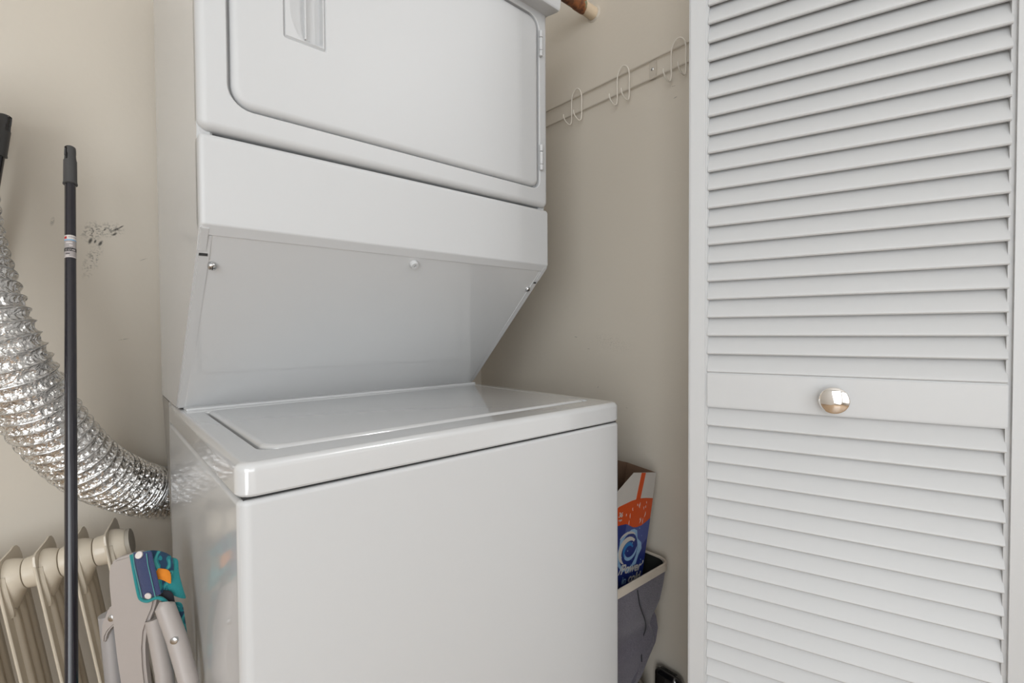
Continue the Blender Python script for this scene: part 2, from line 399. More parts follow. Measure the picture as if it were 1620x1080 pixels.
# ------------------------------------------------------------------ louvered bifold doors
def leaf(name, P0, ang, flip, knob):
    """P0: foot of the leaf's reference edge; u runs along the leaf, nf points out of its face"""
    u = Vector((math.cos(ang), math.sin(ang), 0)); nf = Vector((u.y, -u.x, 0)) if not flip else Vector((-u.y, u.x, 0))
    root = bpy.data.objects.new(name, None); COL.objects.link(root); root.location = (P0[0], P0[1], 0); root['kind'] = 'structure'
    root.empty_display_size = .05
    O = Vector((P0[0], P0[1], 0))
    q = lambda a, n_, z: O + u*a + nf*n_ + Vector((0, 0, z))
    def bar(nm, a0, a1, z0, z1, parent=root, n0=-.028, n1=0.0, r=.002):
        bm = bmesh.new()
        vs = [bm.verts.new(q(a, n_, z)) for a in (a0, a1) for n_ in (n0, n1) for z in (z0, z1)]
        fs = [bm.faces.new([vs[i] for i in f]) for f in [(0, 1, 3, 2), (4, 6, 7, 5), (0, 4, 5, 1), (2, 3, 7, 6), (0, 2, 6, 4), (1, 5, 7, 3)]]
        bmesh.ops.bevel(bm, geom=list(bm.edges), offset=r, segments=2, affect='EDGES')
        return from_bm(nm, bm, M_DOOR, parent)
    W_ = .3785
    bar('stile', -.0315, 0.0, .012, 2.02, r=.003)
    bar('stile', W_ + .0030, W_ + .0375, .012, 2.02, r=.0055)
    # bevelled sticking along the hinge stile
    bar('stile_moulding', -.002, .0015, .012, 2.02, n1=-.005, r=.001)
    bar('rail', -.001, W_ + .005, .9375, .9988, n1=-.0005)
    bar('rail', -.001, W_ + .005, 1.965, 2.02, n1=-.0005)
    bar('rail', -.001, W_ + .005, .012, .115, n1=-.0005)
    me0 = None
    zs = [.9992 + .03205*k for k in range(30)] + [.9045 - .0322*k for k in range(25)]
    for i, z in enumerate(zs):
        if me0 is None:
            prof = [(-.0024, 0.0), (-.0010, .0018), (-.0014, .0046), (-.0180, .0408), (-.0200, .0418), (-.0220, .0400), (-.0218, .0375), (-.0076, .0016), (-.0062, -.0002)]
            bm = bmesh.new()
            A = [bm.verts.new(q(.0005, n_, z + dz)) for n_, dz in prof]; B = [bm.verts.new(q(W_ + .0040, n_, z + dz)) for n_, dz in prof]
            k = len(prof); bm.faces.new(A); bm.faces.new(B[::-1])
            for j in range(k): bm.faces.new((A[j], B[j], B[(j+1) % k], A[(j+1) % k]))
            s0 = from_bm('slat', bm, M_DOOR, root); me0 = s0.data; z00 = z
        else:
            s = s0.copy(); COL.objects.link(s); s.location = s0.location + Vector((0, 0, z - z00))
    if knob:
        k = lathe('knob', q(.1870, -.001, .9645), nf, [(0, .010), (.003, .010), (.006, .0075), (.012, .0075), (.016, .0150), (.0185, .0195), (.0200, .0203), (.0215, .0200),
                      (.0222, .0190), (.0228, .0175), (.0242, .0130), (.0250, .0080), (.0254, .0030), (.0255, .0005)], M_CHROME, root, 48)
        k['label'] = 'round chrome knob on the middle rail'
    return root
ang1 = math.atan2(-.9579, .2874)
leaf('door_1', (.7022, -.1740), ang1, False, True)
# second leaf folds back from the far stile to the jamb by the wall
u1 = Vector((math.cos(ang1), math.sin(ang1)))
H = Vector((.7022, -.1740)) + u1*.4200
ang2 = math.atan2(.9579, .2874) - .02
leaf('door_2', (H.x + .034, H.y + .020), ang2, False, False)

# ------------------------------------------------------------------ stacked washer and dryer
WD = thing('stacked_washer_dryer', (0.343, 0.31, 0), 'large white stacked washer and dryer filling the closet', 'washer dryer')
W = 0.686
# washer cabinet, rounded upright corners and rolled top edge
def body_loops(z0, z1, x0, x1, y0, y1, rv, rt_, seg=6):
    L = [[(x, y, z0) for x, y in rrect(x0, x1, y0, y1, rv, seg)]]
    for k in range(5):
        a = .5*PI*k/4; i = rt_*(1-math.cos(a)); h = z1 - rt_ + rt_*math.sin(a)
        L.append([(x, y, h) for x, y in rrect(x0+i, x1-i, y0+i, y1-i, max(rv-i, .001), seg)])
    return L
loft('washer_cabinet', body_loops(0.035, 0.8888, 0, W, 0, .62, .013, .006), M_ENAMEL_SIDE, WD)
loft('front_panel', body_loops(0.06, 0.8888, .0008, W-.0008, -.0012, .03, .013, .006), M_ENAMEL, WD)
box('toe_kick', .02, W-.02, .04, .58, .0, .05, M_SEAM, WD)
box('gap_dark_filler', .006, W-.006, .006, .61, .884, .896, M_SEAM, WD)  # dark filler put in so the gap under the deck looks shaded
# deck with an opening for the lid
def deck():
    L = []; x0, x1, y0, y1 = -.001, W+.001, -.0025, .62; zb, zt = .8925, .93
    sg = 6
    L.append([(x, y, zb) for x, y in rrect(x0+.003, x1-.003, y0+.003, y1-.003, .016, sg)])
    L.append([(x, y, zb+.003) for x, y in rrect(x0, x1, y0, y1, .019, sg)])
    R_ = .0095
    for k in range(6):
        a = .5*PI*k/5; i = R_*(1-math.cos(a)); h = zt - R_ + R_*math.sin(a)
        L.append([(x, y, h) for x, y in rrect(x0+i, x1-i, y0+i, y1-i, max(.019-i*.7, .004), sg)])
    ix0, ix1, iy0, iy1 = .0340, .6550, .0510, .4400
    for i, h in ((0, 0), (.0012, -.0008), (.0022, -.003), (.0026, -.012)):
        L.append([(x, y, zt+h) for x, y in rrect(ix0+i, ix1-i, iy0+i, iy1-i, [.022, .012, .006, .006], sg)])
    loft('top_deck', L, M_ENAMEL_GLOSS, WD, cap0=True, cap1=True)
    L = []
    a0, a1, b0, b1 = ix0+.0075, ix1-.0065, iy0+.0085, iy1-.004; zt2 = .9318
    L.append([(x, y, .918) for x, y in rrect(a0, a1, b0, b1, [.03, .012, .004, .004], sg)])
    for k in range(6):
        a = .5*PI*k/5; i = .008*(1-math.cos(a)); h = zt2 - .005 + .005*math.sin(a)
        L.append([(x, y, h) for x, y in rrect(a0+i, a1-i, b0+i, b1-i*.2, [.03-i*.6, .012-i*.5, .003, .003], sg)])
    loft('washer_lid', L, M_ENAMEL_GLOSS, WD, cap0=True, cap1=True)
deck()
box('rear_deck_strip', .012, W-.012, .470, .512, .9290, .9345, M_ENAMEL, WD, r=.002)

# dryer: two side panels cut on the slant, back, slanted panel
YD, ZT = .2035, 1.90
DR = .690
sd = Vector((0, .2971, -.2952)).normalized()                 # down the slanted edge
sn = Vector((0, -.2952, -.2971)).normalized()                # outwards from the slanted edge
P_b = Vector((0, .2035, 1.2252))                             # bend at the bottom of the console
P_d = Vector((0, .5006, .9330))                              # foot on the deck
def sidepoly(x): return [(x, .2165, ZT), (x, .2165, 1.214), (x,)+tuple((P_b + sd*.050)[1:]), (x,)+tuple(P_d[1:]), (x, .745, .9335), (x, .745, ZT)]
prism('side_panel', sidepoly(0.0), (.019, 0, 0), M_ENAMEL_SIDE, WD, r=.0028)
prism('side_panel', sidepoly(DR-.019), (.019, 0, 0), M_ENAMEL_SIDE, WD, r=.0028)
box('back_panel', .01, DR-.01, .735, .744, .94, ZT-.002, M_BRACKET, WD)
# inner liner closing the cabinet behind the bezel
box('inner_liner', .017, DR-.017, .228, .735, 1.22, ZT-.004, M_SEAM, WD)
# slanted panel, slightly recessed between the side panels, rounded top corners
def slant():
    a = P_b + sd*.016; b = P_d - sd*.0015
    x0, x1 = .0120, DR-.0120
    ln = (b-a).length
    L = []
    for dn, ins in ((-.012, 0), (-.0032, 0), (-.0018, .0012), (-.0014, .003)):
        L.append([Vector((x, 0, 0)) + a + sd*y + sn*dn - Vector((a.x, 0, 0)) for x, y in rrect(x0+ins, x1-ins, ins, ln, [.012, .012, .002, .002], 5)])
    loft('slanted_panel', L, M_ENAMEL_GLOSS, WD, cap0=True, cap1=True)
slant()
# console across the front: extruded profile with rounded bend, side returns down the slant
def console():
    prof = []
    def arc(cy, cz, r, a0, a1, n=6):
        for k in range(n+1):
            a = a0 + (a1-a0)*k/n; prof.append((cy + r*math.cos(a), cz + r*math.sin(a)))
    prof.append((.232, 1.3545))
    arc(YD+.009, 1.3545-.009, .009, .5*PI, PI)
    arc(YD+.006, 1.2277+.0015, .006, PI, PI + math.radians(45))
    e = P_b + sd*.0165
    prof.append((e.y-.0002, e.z)); prof.append((e.y+.008, e.z+.008)); prof.append((.232, 1.235))
    bm = bmesh.new(); loops = []
    for x, ins in ((0.0, .0065), (.0012, .0028), (.0035, .0008), (.0075, 0), (DR-.0055, 0), (DR-.0025, .0008), (DR-.0008, .0025), (DR, .005)):
        cy = .225; cz = 1.29
        loops.append([bm.verts.new((x, y + (ins if y < .215 else 0), z - (ins if z > 1.345 else 0) + (ins*.5 if z < 1.22 else 0))) for y, z in prof])
    n = len(prof)
    for i in range(len(loops)-1):
        for k in range(n): bm.faces.new((loops[i][k], loops[i][(k+1) % n], loops[i+1][(k+1) % n], loops[i+1][k]))
    bm.faces.new(loops[0]); bm.faces.new(loops[-1][::-1])
    from_bm('console_panel', bm, M_ENAMEL, WD)
    for x0, x1 in ((0.0005, .0125), (DR-.0125, DR-.0005)):
        a = P_b + sd*.004; b = P_b + sd*.0465
        pts = [Vector((x0, 0, 0)) + p for p in (a - sn*.012, a + sn*.0006, b + sn*.0004, b - sn*.010)]
        prism('console_return', pts, (x1-x0, 0, 0), M_ENAMEL, WD, r=.0015)
    for x0, x1 in ((.003, .014), (DR-.014, DR-.006)):
        a = P_b + sd*.044; b = P_b + sd*.054
        pts = [Vector((x0, 0, 0)) + p for p in (a - sn*.010, a - sn*.0016, b + sn*.0010, b - sn*.010)]
        prism('notch', pts, (x1-x0, 0, 0), M_SEAM, WD)
console()
# dryer front bezel with a recess for the door
ZB0, ZB1 = 1.3600, 1.845
RX = (.0370, .6620, 1.3985, 1.7860)
def bezel():
    sg = 7; L = []
    def lp(ins, y, r): return [(x, y, z) for x, z in rrect(0+ins, DR-ins, ZB0+ins, ZB1-ins, r, sg)]
    def li(ins, y, rr): return [(x, y, z) for x, z in rrect(RX[0]-ins, RX[1]+ins, RX[2]-ins, RX[3]+ins, [max(v+ins, .003) for v in rr], sg)]
    L.append(lp(0, .2300, .0135)); 
    for k in range(6):
        a = .5*PI*k/5; L.append(lp(.012*(1-math.cos(a)), YD+.012-.012*math.sin(a), max(.0135-.012*(1-math.cos(a)), .003)))
    rr = [.032, .020, .030, .032]
    for k in range(4):
        a = .5*PI*k/3; L.append(li(.0016*math.cos(a)*1.0, YD + .0016*(1-math.sin(PI/2-a)), rr))
    L.append(li(0, YD+.013, rr))
    loft('front_bezel', L, M_ENAMEL, WD, cap0=True, cap1=True)
bezel()
# dryer door: rounded plate with a moulded pull
def ddoor():
    sg = 7
    x0, x1, z0, z1 = RX[0]+.0042, RX[1]-.0030, RX[2]+.0036, RX[3]-.003
    rr = [.030, .018, .028, .030]; yf = YD - .0015
    L = []
    def lp(ins, y): return [(x, y, z) for x, z in rrect(x0+ins, x1-ins, z0+ins, z1-ins, [max(v-ins, .003) for v in rr], sg)]
    L.append(lp(.0, YD+.0125))
    for k in range(7):
        a = .5*PI*k/6; L.append(lp(.0110*(1-math.cos(a)), yf + .0110*(1-math.sin(a))))
    # opening for the pull
    px0, px1, pz0, pz1 = .1130, .1790, 1.5255, 1.7060
    def pp(ins, y): return [(x, y, z) for x, z in rrect(px0+ins, px1-ins, pz0+ins, pz1-ins, [max(.005-ins*.4, .001), .0025, .0025, .005], sg)]
    L += [pp(-.001, yf), pp(.0004, yf+.0010), pp(.0016, yf+.0034), pp(.0024, yf+.0040)]
    d = loft('dryer_door', L, M_ENAMEL, WD, cap0=True, cap1=False)
    # pull: left shallow scoop up to the ridge, right a deep grip slot
    bm = bmesh.new(); nx, nz = 44, 60
    ax0, ax1, az0, az1 = px0+.0022, px1-.0022, pz0+.0022, pz1-.0022; xr = .1462
    G = []
    for j in range(nz+1):
        z = az0 + (az1-az0)*j/nz; row = []
        ze = min(z-az0, az1-z)
        for i in range(nx+1):
            if i <= 26: x = ax0 + (xr-ax0)*i/26
            else: x = xr + .0005 + (ax1-xr-.0005)*(i-27)/(nx-27)
            y = yf + (.0040 if (i == 0 or j == 0 or i == nx or j == nz) else .0008)
            if i <= 26:
                # scoop outline curves in toward the ridge at its foot
                t = min(1.0, max(0.0, (ze-.004)/.050)); xs = xr - (xr-ax0-.007)*math.sqrt(max(0, 1-(1-t)**2))
                if x > xs and t > 0: y += .010*min(1, ((x-xs)/(xr-ax0))*1.15)
            else:
                if ax1-x > .0045 and ze > .012 - .004*math.sin((x-xr)/(ax1-xr)*PI): y += .020
                elif ax1-x > .0045 and ze > .003: y += .008*(ze-.003)/.009
            row.append(bm.verts.new((x, y, z)))
        G.append(row)
    for j in range(nz):
        for i in range(nx): bm.faces.new((G[j][i], G[j][i+1], G[j+1][i+1], G[j+1][i]))
    from_bm('handle_recess', bm, M_ENAMEL, d, recalc=False)
    bm = bmesh.new(); box_bm(bm, xr-.0016, xr+.0008, yf-.0002, yf+.012, az0+.007, az1-.007, .0007, 2)
    from_bm('handle_lip', bm, M_ENAMEL, d)
    # two small knuckled hinges
    for zc in (1.7255, 1.4690):
        h = lathe('hinge', (RX[1]+.0010, YD-.0048, zc-.0290), (0, 0, 1), [(0, .0010), (.0012, .0040), (.013, .0042)], M_ENAMEL, WD, 16)
        for a0, a1 in ((.0142, .0420), (.0432, .0580)):
            lathe('knuckle', (RX[1]+.0010, YD-.0048, zc-.0290), (0, 0, 1), [(a0, .0037), (a0+.0008, .0042), (a1-.0008, .0042), (a1, .0030)], M_ENAMEL, h, 16)
    for x in (.10, .515, .541): lathe('screw_slot', (x+.008, YD+.001, RX[2]+.0006), (0, .25, 1), [(0, .0024), (.0006, .0020)], M_STEEL, WD, 10)
ddoor()
# control housing that juts out at the top
def hood():
    prof = [(.2030, 1.7985), (.1715, 1.7925), (.1660, 1.7935), (.1630, 1.7975), (.1480, 1.905), (.1560, 1.915), (.745, 1.915), (.745, 1.86), (.235, 1.86), (.235, 1.7985)]
    bm = bmesh.new(); loops = []
    for x, ins in ((-.001, .0025), (.0015, .0), (DR-.0015, 0), (DR+.001, .0025)):
        loops.append([bm.verts.new((x, y + (ins if y < .2 else 0), z + (ins if z < 1.8 else 0))) for y, z in prof])
    n = len(prof)
    for i in range(len(loops)-1):
        for k in range(n): bm.faces.new((loops[i][k], loops[i][(k+1) % n], loops[i+1][(k+1) % n], loops[i+1][k]))
    bm.faces.new(loops[0]); bm.faces.new(loops[-1][::-1])
    from_bm('control_housing', bm, M_ENAMEL, WD)
hood()
# screws on the slanted panel
for (x, y, z), big in (((.0215, .2515, 1.1725), 0), ((.3470, .2247, 1.2015), 1), ((.6715, .2544, 1.1727), 0)):
    p = Vector((x, y, z))
    if big:
        lathe('bumper', p - sn*.003, sn, [(0, .0085), (.006, .0080), (.0085, .0070), (.0085, .0028), (.004, .0026)], M_ENAMEL, WD, 28)
        lathe('screw', p + sn*.001, sn, [(0, .0026), (.0025, .0022), (.003, .0005)], M_STEEL, WD, 14)
    else:
        s = lathe('screw', p - sn*.003, sn, [(0, .0062), (.0030, .0062), (.0046, .0052), (.0056, .0034), (.0060, .0012), (.0060, .0003)], M_STEEL, WD, 24)
        for t in (0, 1):
            e1 = (Vector((1, 0, 0)) if t else sd)
            e2 = (sd if t else Vector((1, 0, 0)))
            c = p + sn*.0026
            pts = [c + e1*.0034*a + e2*.0006*b for a, b in ((-1, -1), (1, -1), (1, 1), (-1, 1))]
            prism('cross_slot', pts, sn*.0006, M_SEAM, s)
# galvanised bracket behind the washer, seen past its left edge
prism('rear_bracket', [(0.0005, .742, .9345), (0.0005, .621, .9320), (0.0005, .621, .655), (0.0005, .668, .78), (0.0005, .706, .865)], (.004, 0, 0), M_BRACKET, WD)

# ------------------------------------------------------------------ foil dryer duct
def duct():
    root = thing('foil_dryer_duct', (-.0185, .80, .70), 'flexible silver foil dryer duct curving down behind the dryer', 'duct')
    C = catmull([(.10, .79, .680), (.036, .795, .693), (-.0183, .795, .7082), (-.0765, .755, .752), (-.1340, .695, .820), (-.1870, .640, .922), (-.2290, .600, 1.035),
                 (-.2580, .60, 1.129), (-.2830, .63, 1.235), (-.2950, .66, 1.363), (-.3010, .69, 1.548)], 40)
    # resample by arc length
    seg = [0]
    for i in range(1, len(C)): seg.append(seg[-1] + (C[i]-C[i-1]).length)
    Ltot = seg[-1]; N = 640; P = []; j = 0
    for i in range(N+1):
        s = Ltot*i/N
        while j < len(seg)-2 and seg[j+1] < s: j += 1
        t = (s-seg[j])/max(1e-9, seg[j+1]-seg[j]); P.append(C[j].lerp(C[j+1], t))
    P, fr = frames(P); ph = []; a = 0.0
    for i in range(N+1):
        s = Ltot*i/N
        pitch = .0125 + .0095*min(1, max(0, (s-.10)/.22))
        a += (Ltot/N)/pitch; ph.append(a)
    K = 110; R = .0575; bm = bmesh.new(); rings = []
    for i, (p, (t, e1, e2)) in enumerate(zip(P, fr)):
        row = []
        for k in range(K):
            th = 2*PI*k/K
            f = (ph[i] + th/(2*PI)) % 1.0                     # helical rib
            d = (e1*math.cos(th) + e2*math.sin(th))
            q = p + d*R
            sag = math.sin(PI*f)**.8
            n1 = noise.noise(q*95) + .6*noise.noise(q*210 + Vector((3, 7, 1)))
            crz = abs(noise.noise(q*130 + Vector((9, 2, 5))))
            r = R - .0062*sag + sag*(.0020*n1 + .0034*crz)
            if f < .07 or f > .93: r = R + .0008
            row.append(bm.verts.new(p + d*r + t*(.0022*sag*noise.noise(q*120 + Vector((5, 5, 5))))))
        rings.append(row)
    for i in range(N):
        for k in range(K): bm.faces.new((rings[i][k], rings[i][(k+1) % K], rings[i+1][(k+1) % K], rings[i+1][k]))
    o = from_bm('foil_sleeve', bm, M_FOIL, root, smooth=False)
    # spring wire coil under the rib crests
    pts = []; 
    for i in range(0, N+1):
        for sub in range(3):
            if i == N: break
            aa = ph[i] + (ph[i+1]-ph[i])*sub/3; th = -2*PI*aa
            p = P[i].lerp(P[i+1], sub/3); t, e1, e2 = fr[i]
            pts.append(p + (e1*math.cos(th) + e2*math.sin(th))*(R+.0009))
    # refine the helix so it follows the circle
    fine = []
    for i in range(len(pts)-1): fine += [pts[i]]
    tube('coil_wire', catmull(fine, 2), .0008, M_STEEL, root, 5)
duct()

# ------------------------------------------------------------------ poles
def pole(name, A, B, r, label, labelled, notch_ang, cap_len=.084):
    A, B = Vector(A), Vector(B); d = (B-A).normalized()
    foot = A + d*(A.z/-d.z)
    root = thing(name, (foot.x, foot.y, 0), label, 'pole', 'dark poles leaning in the corner')
    L = (foot-A).length
    lathe('tube', A + d*(cap_len*.55), d, [(0, r*.94), (L-cap_len*.55-.004, r*.94)], M_POLE, root, 32)
    # end cap: socket with a hooked, half-open tip
    toc = (CAM - A); toc = (toc - d*toc.dot(d)).normalized(); a = d.cross(toc)
    a = Matrix.Rotation(notch_ang, 3, d) @ a; b = d.cross(a)
    bm = bmesh.new(); n = 40
    R = r*1.15
    def ring(h, R_, wall):
        return [A + d*h + (a*math.cos(2*PI*k/n) + b*math.sin(2*PI*k/n))*(R_) for k in range(n)]
    prof = [(.0, R*.66), (.002, R*.84), (.007, R*.88), (.018, R*.90), (.026, R*.94), (.032, R), (.080, R*1.02), (.081, R*1.07), (cap_len, R*1.09), (cap_len+.001, r*.95)]
    rings = [[bm.verts.new(p) for p in ring(h, R_, 0)] for h, R_ in prof]
    inner = [[bm.verts.new(p) for p in ring(h, R_*.74, 0)] for h, R_ in prof[:6]]
    def open_(i, k):     # the slot cut in the tip
        h = prof[i][0]; ang = (k+.5)/n*2*PI
        half = .60 if i < 3 else .80
        hit = min(abs(ang-c_) for c_ in (0, PI, 2*PI)) < half
        return i < 5 and i >= 1 and hit
    for i in range(len(rings)-1):
        for k in range(n):
            if open_(i, k): continue
            bm.faces.new((rings[i][k], rings[i][(k+1) % n], rings[i+1][(k+1) % n], rings[i+1][k]))
            if i < 5: bm.faces.new((inner[i][k], inner[i+1][k], inner[i+1][(k+1) % n], inner[i][(k+1) % n]))
    for k in range(n):
        bm.faces.new((rings[0][k], inner[0][k], inner[0][(k+1) % n], rings[0][(k+1) % n]))
    # rim of the slot
    for i in range(1, 5):
        for k in range(n):
            if open_(i, k):
                if not open_(i, (k-1) % n): bm.faces.new((rings[i][k], rings[i+1][k], inner[i+1][k], inner[i][k]))
                if not open_(i, (k+1) % n): bm.faces.new((rings[i][(k+1) % n], inner[i][(k+1) % n], inner[i+1][(k+1) % n], rings[i+1][(k+1) % n]))
    kk = [k for k in range(n) if open_(4, k)]
    for k in kk:
        bm.faces.new((rings[5][k], inner[5][k], inner[5][(k+1) % n], rings[5][(k+1) % n]))
        bm.faces.new((rings[1][k], inner[1][k], inner[1][(k+1) % n], rings[1][(k+1) % n]))
    bm.faces.new(inner[5])
    from_bm('end_cap', bm, M_CAP, root)
    lathe('foot_cap', foot - d*.05, d, [(0, r*1.15), (.045, r*1.15), (.05, r*.9)], M_CAP, root, 24)
    if labelled:
        h0 = labelled
        lb = lathe('sticker', A + d*h0, d, [(0, r*.94), (.0002, r*.965), (.0462, r*.965), (.0464, r*.94)], M_LABEL, root, 40)
        def band(nm, h, w, m, a0=0, a1=2*PI, k=.972):
            toc = (CAM - A); toc = (toc - d*toc.dot(d)).normalized(); sd_ = d.cross(toc)
            bmb = bmesh.new(); nn = 24; r0_ = []
            for s in range(nn+1):
                th = a0 + (a1-a0)*s/nn
                v = toc*math.cos(th) + sd_*math.sin(th)
                r0_.append((bmb.verts.new(A + d*(h0+h) + v*r*k), bmb.verts.new(A + d*(h0+h+w) + v*r*k)))
            for s in range(nn): bmb.faces.new((r0_[s][0], r0_[s+1][0], r0_[s+1][1], r0_[s][1]))
            from_bm(nm, bmb, m, lb)
        band('white_band', .0006, .0085, M_LWHITE)
        band('blue_band', .0091, .0022, M_LBLUE)
        band('red_mark', .0030, .0050, M_LRED, .62, 1.25, .98)
        band('printed_line', .0035, .0018, M_LABEL, -1.2, .35, .98)
        band('printed_line', .0150, .0022, M_LWHITE, -.35, .8, .98)
        band('printed_line', .0205, .0022, M_LWHITE, -.4, .2, .98)
        band('black_band', .0265, .0070, M_LBLACK)
        for i_, (t0, t1) in enumerate(((-.9, -.25), (-.1, .05), (.2, .32), (.5, .58), (.75, .86))): band('printed_mark', .0292, .0020 if i_ % 2 else .003, M_LABEL, t0, t1, .98)
        band('printed_line', .0380, .0014, M_LBLACK, .1, .9, .975)
        band('printed_line', .0415, .0014, M_LWHITE, .2, .9, .975)
        band('white_edge', .0445, .0012, M_LWHITE)
    return root
pole('mop_pole', (-.1417, .720, 1.4454), (-.1500, .420, .5363), .0089, 'dark metal pole with a grey sticker leaning in front of the foil duct', .197, -.40)
pole('mop_pole', (-.2393, .815, 1.513), (-.2530, .8155, 1.4122), .0110, 'dark pole with a notched cap, cut off by the left edge above the duct', 0, .5)

# ------------------------------------------------------------------ tilted oil-filled radiator
def radiator():
    O = Vector((-.2422, .70, .6188)); ps, ta, la = map(math.radians, (-11.30, 8.91, -1.7))
    Rz = Matrix.Rotation(ps, 3, 'Z'); Ry = Matrix.Rotation(-ta, 3, 'Y'); Rx = Matrix.Rotation(la, 3, 'X')
    Rm = Rz @ Ry @ Rx; s = .0514
    T = lambda a, u, v: O + Rm @ Vector((a, u, v))
    base = T(-.5*s, .015, -.6)
    root = thing('radiator_heater', (base.x, base.y, 0), 'cream finned radiator heater tilted against the back wall under the duct', 'heater')
    KV = -.50
    kmin, kmax = -3, 3
    outline = [(-.0415, KV+.02), (-.0420, -.10), (-.0420, .012), (-.0405, .026), (-.0360, .0350), (-.0260, .0385), (.0300, .0420), (.0480, .0450), (.0590, .0430), (.0680, .0350), (.0730, .020), (.0740, -.02), (.0740, KV+.02), (.066, KV), (-.034, KV)]
    fin0 = None
    for k in range(kmin, kmax+1):
        a = k*s
        if fin0 is None:
            bm = bmesh.new()
            A = [bm.verts.new(T(a-.0016, u, v)) for u, v in outline]; B = [bm.verts.new(T(a+.0016, u, v)) for u, v in outline]
            n = len(outline); bm.faces.new(A); bm.faces.new(B[::-1])
            for j in range(n): bm.faces.new((A[j], B[j], B[(j+1) % n], A[(j+1) % n]))
            # two pressed oil channels running down each face
            for uc, rr in ((-.012, .0085), (.022, .0085), (.052, .007)):
                for sx in (-1, 1):
                    L = []
                    vs = [-.045, -.060, -.075] + [-.075 + (KV+.06+.075)*q_/6 for q_ in range(1, 7)] + [KV+.045]
                    for iv, v in enumerate(vs):
                        g = 0.15 if iv in (0, len(vs)-1) else (0.75 if iv == 1 else 1)
                        L.append([bm.verts.new(T(a + sx*(.0012 + rr*.75*g*math.sin(PI*q_/6)), uc + rr*math.cos(PI*q_/6), v)) for q_ in range(7)])
                    for i in range(len(L)-1):
                        for q_ in range(6): bm.faces.new((L[i][q_], L[i][q_+1], L[i+1][q_+1], L[i+1][q_]))
            # folded hem along the front edge and slanted shoulder under the boss
            tube_bm(bm, [T(a, -.0415, .018), T(a, -.0418, -.1), T(a, -.0413, KV+.02)], .0026, 8)
            fin0 = from_bm('fin', bm, M_HEATER, root); fin0k = k
        else:
            f = fin0.copy(); COL.objects.link(f); f.location = fin0.location + Rm @ Vector(((k-fin0k)*s, 0, 0))
    # manifold bosses: flare out of each fin, meet at a seam half way
    def ell(a, r, dv=0.0, ru=None): 
        ru = ru or r
        return [T(a, ru*math.cos(2*PI*q_/36), r*math.sin(2*PI*q_/36)*(1.0 if math.sin(2*PI*q_/36) > 0 else 1.0+dv)) for q_ in range(36)]
    b0 = None
    for k in range(kmin, kmax+1):
        if b0 is None:
            a = k*s
            L = [ell(a-.5*s+.0006, .0262), ell(a-.5*s+.0012, .0272), ell(a-.4*s, .0282), ell(a-.1*s, .0290, .05), ell(a, .0330, .35, .031), ell(a+.0022, .0350, .75, .0345), ell(a+.008, .0338, .60, .0335),
                 ell(a+.016, .0310, .25, .0310), ell(a+.5*s-.004, .0284), ell(a+.5*s-.0012, .0272), ell(a+.5*s-.0006, .0262)]
            b0 = loft('boss', L, M_HEATER, root); b0k = k
        else:
            b = b0.copy(); COL.objects.link(b); b.location = b0.location + Rm @ Vector(((k-b0k)*s, 0, 0))
        # shoulder rib running down-front from the boss
        p = [T(k*s+.0032, -.030, .012), T(k*s+.0040, -.033, -.014), T(k*s+.0035, -.028, -.050), T(k*s+.0012, -.024, -.064)]
        tube('shoulder_rib', catmull(p, 4), lambda i: .0052, M_HEATER, root, 8)
    lathe('end_plug', T((kmax+.5)*s-.0010, 0, 0), Rm @ Vector((1, 0, 0)), [(0, .0262), (.0070, .0262), (.0074, .0250)], M_HEATCAP, root, 36)
    # lower manifold and feet
    tube('lower_manifold', [T(kmin*s-.02, .015, KV+.045), T(kmax*s+.02, .015, KV+.045)], .022, M_HEATER, root, 24)
    for k in (kmin+.5, kmax-.5):
        ft = loft('foot_bar', [[T(k*s+dx, u, v) for dx, v in ((-.012, KV+.004), (.012, KV+.004), (.012, KV-.018), (-.012, KV-.018))] for u in (-.10, .13)], M_HEATCAP, root)
        for u in (-.085, .115):
            zc = T(k*s, u, KV-.03)
            lathe('wheel', zc - Rm @ Vector((.012, 0, 0)), Rm @ Vector((1, 0, 0)), [(0, .012), (.002, .017), (.022, .017), (.024, .012)], M_CAP, root, 20)
radiator()

